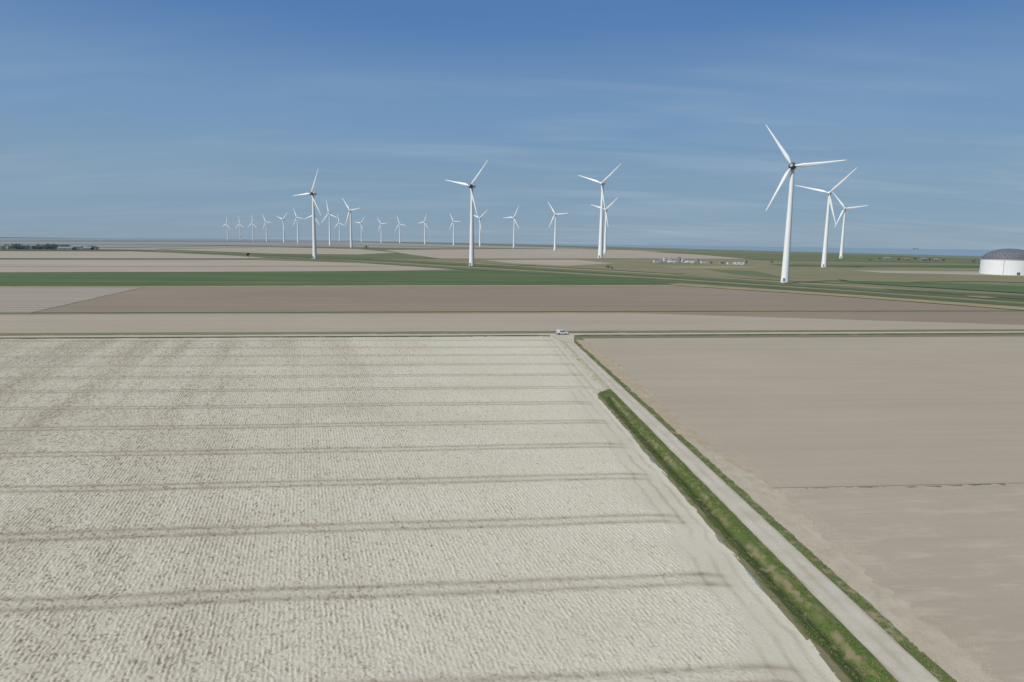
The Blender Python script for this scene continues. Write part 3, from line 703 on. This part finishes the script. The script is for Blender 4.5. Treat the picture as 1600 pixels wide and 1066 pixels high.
V=[(.80,-.68,1.72),(.80,.68,1.72),(1.40,.80,1.26),(1.40,-.80,1.26)]; mobj("windscreen",[(x+.03,y,z+.04) for x,y,z in V],[(0,3,2,1)],m_glass,body)
mobj("rear_window",[(-2.25,-.6,1.15),(-2.25,.6,1.15),(-2.22,.6,1.6),(-2.22,-.6,1.6)],[(0,1,2,3)],m_glass,body)
boxes("front_bumper",[(2.2,-.84,.32,2.40,.84,.6)],m_blk,body)
boxes("rear_bumper",[(-2.36,-.84,.32,-2.2,.84,.6)],m_blk,body)
for x in (1.35,-1.43):
    for s in (-1,1):
        t=lathe("wheel",[(.2,-.1),(.32,-.1),(.34,-.06),(.34,.06),(.32,.1),(.2,.1)],m_blk,e,20,axis='Y'); t.location=(x,s*.8,.34)
        lathe("rim",[(.02,-.09),(.2,-.105),(.2,.105),(.02,.09)],m_rim,t,14,axis='Y')

# ------------------------------------------------------------ ship out at sea
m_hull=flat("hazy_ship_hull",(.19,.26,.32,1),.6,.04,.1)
p=G(1431,390.2); p=p*(9000/p.length)
e=empty("cargo_ship",(p.x,p.y,.9),.1); tag(e,"distant hazy cargo ship on the sea","ship")
V=[]
for z,sx,sy in ((0,32,7),(5,36,9)): V+=[(-sx*.95,-sy,z),(sx*.8,-sy,z),(sx,0,z),(sx*.8,sy,z),(-sx*.95,sy,z)]
Fc=[(0,1,6,5),(1,2,7,6),(2,3,8,7),(3,4,9,8),(4,0,5,9),(5,6,7,8,9)]
mobj("hull",V,Fc,m_hull,e); boxes("superstructure",[(-30,-6,5.01,-22,6,11),(-28,-3,11,-25,3,14)],m_hull,e); boxes("cargo_hold",[(-18,-6,5.01,-2,6,7),(2,-6,5.01,20,6,7)],m_hull,e)

# ------------------------------------------------------------ grass tufts along the verges
def tufts(name,ranges,mat,label):
    P=[]
    for a0,a1,b0,b1,n,zf in ranges:
        bq=b0+(b1-b0)*rng.random(n)**1.35; aq=a0+(a1-a0)*rng.random(n)
        keep=(fbm(aq*.8,bq*.3,61)>.42)&((aq>0)|((bare(aq,bq)<.4)&(np.abs(aq+3.75)>.3)&(aq>leftedge(bq)+.2))); aq=aq[keep];bq=bq[keep]
        P.append(np.stack([P1.x+rdir.x*bq+rnor.x*aq,P1.y+rdir.y*bq+rnor.y*aq,zf(aq,bq)-.02],-1))
    P=np.concatenate(P); n=len(P); V=[];
    for k in range(3):
        ang=rng.random(n)*6.28; w=.025+.03*rng.random(n); hh=.03+.09*rng.random(n)**2; o=rng.normal(0,.08,(n,2)); l=rng.normal(0,.05,(n,2))
        b0=P.copy(); b0[:,:2]+=o; d=np.stack([np.cos(ang)*w,np.sin(ang)*w,0*w],-1)
        t=b0.copy(); t[:,:2]+=l; t[:,2]+=hh
        V.append(np.stack([b0-d,b0+d,t],1))
    V=np.concatenate(V).reshape(-1,3); Fq=np.arange(len(V)).reshape(-1,3)
    o=npobj(name,V,Fq,mat,smooth=False); return tag(o,label,"grass","stuff")
m_tuft=grass_mat("tuft_grass",C(90,110,56),C(116,130,76),C(142,134,102),.54,.4)
tufts("grass",[(-6.0,-1.6,-6,bD+1,36000,ditch_z),(1.5,2.9,-6,RL-6,18000,zv(.02))],m_tuft,"short olive green grass tufts on the verges")

# ------------------------------------------------------------ light
sd=Vector((-.72,-.50,0)).normalized(); EL=math.radians(46)
sv=Vector((sd.x*math.cos(EL),sd.y*math.cos(EL),math.sin(EL)))
L=bpy.data.lights.new("sun",'SUN'); L.energy=4.5; L.angle=math.radians(.5); L.color=(1,.968,.895)
lo=bpy.data.objects.new("sun",L); COL.objects.link(lo); lo.rotation_euler=(-sv).to_track_quat('-Z','Y').to_euler()
w=bpy.data.worlds.new("World"); S.world=w; w.use_nodes=True; nt=w.node_tree
bg=nt.nodes['Background']; sky=N(nt,'ShaderNodeTexSky',sky_type='NISHITA'); sky.sun_disc=False
sky.sun_elevation=EL; sky.sun_rotation=math.atan2(sd.x,sd.y)%(2*math.pi); sky.air_density=1.0; sky.dust_density=.6; sky.ozone_density=3
tcn=N(nt,'ShaderNodeTexCoord'); sx=N(nt,'ShaderNodeSeparateXYZ'); nt.links.new(tcn.outputs['Generated'],sx.inputs[0])
mx=N(nt,'ShaderNodeMath',operation='MAXIMUM'); nt.links.new(sx.outputs['Z'],mx.inputs[0]); mx.inputs[1].default_value=-.02
ad_=N(nt,'ShaderNodeMath',operation='ADD'); nt.links.new(mx.outputs[0],ad_.inputs[0]); ad_.inputs[1].default_value=.03
cb=N(nt,'ShaderNodeCombineXYZ'); nt.links.new(sx.outputs['X'],cb.inputs[0]); nt.links.new(sx.outputs['Y'],cb.inputs[1]); nt.links.new(ad_.outputs[0],cb.inputs[2])
nt.links.new(cb.outputs[0],sky.inputs['Vector'])
BG=.08
cr=N(nt,'ShaderNodeValToRGB'); cr.color_ramp.interpolation='EASE'
stops=[(0,(134,158,179)),(.07,(128,157,182)),(.17,(115,151,188)),(.32,(78,122,180)),(.6,(50,92,152)),(1,(40,76,134))]
els=cr.color_ramp.elements
while len(els)<len(stops): els.new(.5)
for el_,(p_,c_) in zip(els,stops):
    el_.position=p_; el_.color=tuple(lin(x) for x in c_)+(1,)
nt.links.new(mx.outputs[0],cr.inputs[0])
scl=N(nt,'ShaderNodeVectorMath',operation='SCALE'); scl.inputs['Scale'].default_value=1/BG; nt.links.new(cr.outputs[0],scl.inputs[0])
base=mix(nt,.88,sky.outputs[0],scl.outputs[0])
dv=N(nt,'ShaderNodeMath',operation='ADD'); nt.links.new(mx.outputs[0],dv.inputs[0]); dv.inputs[1].default_value=.12
vx=N(nt,'ShaderNodeMath',operation='DIVIDE'); nt.links.new(sx.outputs['X'],vx.inputs[0]); nt.links.new(dv.outputs[0],vx.inputs[1])
vy=N(nt,'ShaderNodeMath',operation='DIVIDE'); nt.links.new(sx.outputs['Y'],vy.inputs[0]); nt.links.new(dv.outputs[0],vy.inputs[1])
cc=N(nt,'ShaderNodeCombineXYZ'); nt.links.new(vx.outputs[0],cc.inputs[0]); nt.links.new(vy.outputs[0],cc.inputs[1])
def cloud(rot,scx,scy,lo_,hi_,amt,seed):
    mp=N(nt,'ShaderNodeMapping'); mp.inputs['Rotation'].default_value=(0,0,rot); mp.inputs['Scale'].default_value=(scx,scy,1); mp.inputs['Location'].default_value=(seed,seed*.7,0)
    nt.links.new(cc.outputs[0],mp.inputs['Vector'])
    n=N(nt,'ShaderNodeTexNoise'); n.inputs['Scale'].default_value=1; n.inputs['Detail'].default_value=6; n.inputs['Roughness'].default_value=.52; n.inputs['Distortion'].default_value=.6
    nt.links.new(mp.outputs[0],n.inputs['Vector']); return ramp(nt,n.outputs['Fac'],lo_,hi_,0,amt)
c1=cloud(.3,.35,1.0,.46,.85,.34,5.4); c2=cloud(-.12,.7,2.6,.50,.85,.28,8.2)
am=N(nt,'ShaderNodeMath',operation='ADD'); nt.links.new(c1,am.inputs[0]); nt.links.new(c2,am.inputs[1])
rt_=ramp(nt,sx.outputs['X'],-.5,.2,.45,1.0)
am2=N(nt,'ShaderNodeMath',operation='MULTIPLY'); nt.links.new(am.outputs[0],am2.inputs[0]); nt.links.new(rt_,am2.inputs[1])
hi_=ramp(nt,sx.outputs['Z'],.17,.29,1.0,.12)     # cirrus lies low over the coast, clear overhead
am3=N(nt,'ShaderNodeMath',operation='MULTIPLY'); nt.links.new(am2.outputs[0],am3.inputs[0]); nt.links.new(hi_,am3.inputs[1])
c=mix(nt,am3.outputs[0],base,(6.0,7.1,8.0,1))
nt.links.new(c,bg.inputs['Color']); bg.inputs['Strength'].default_value=BG
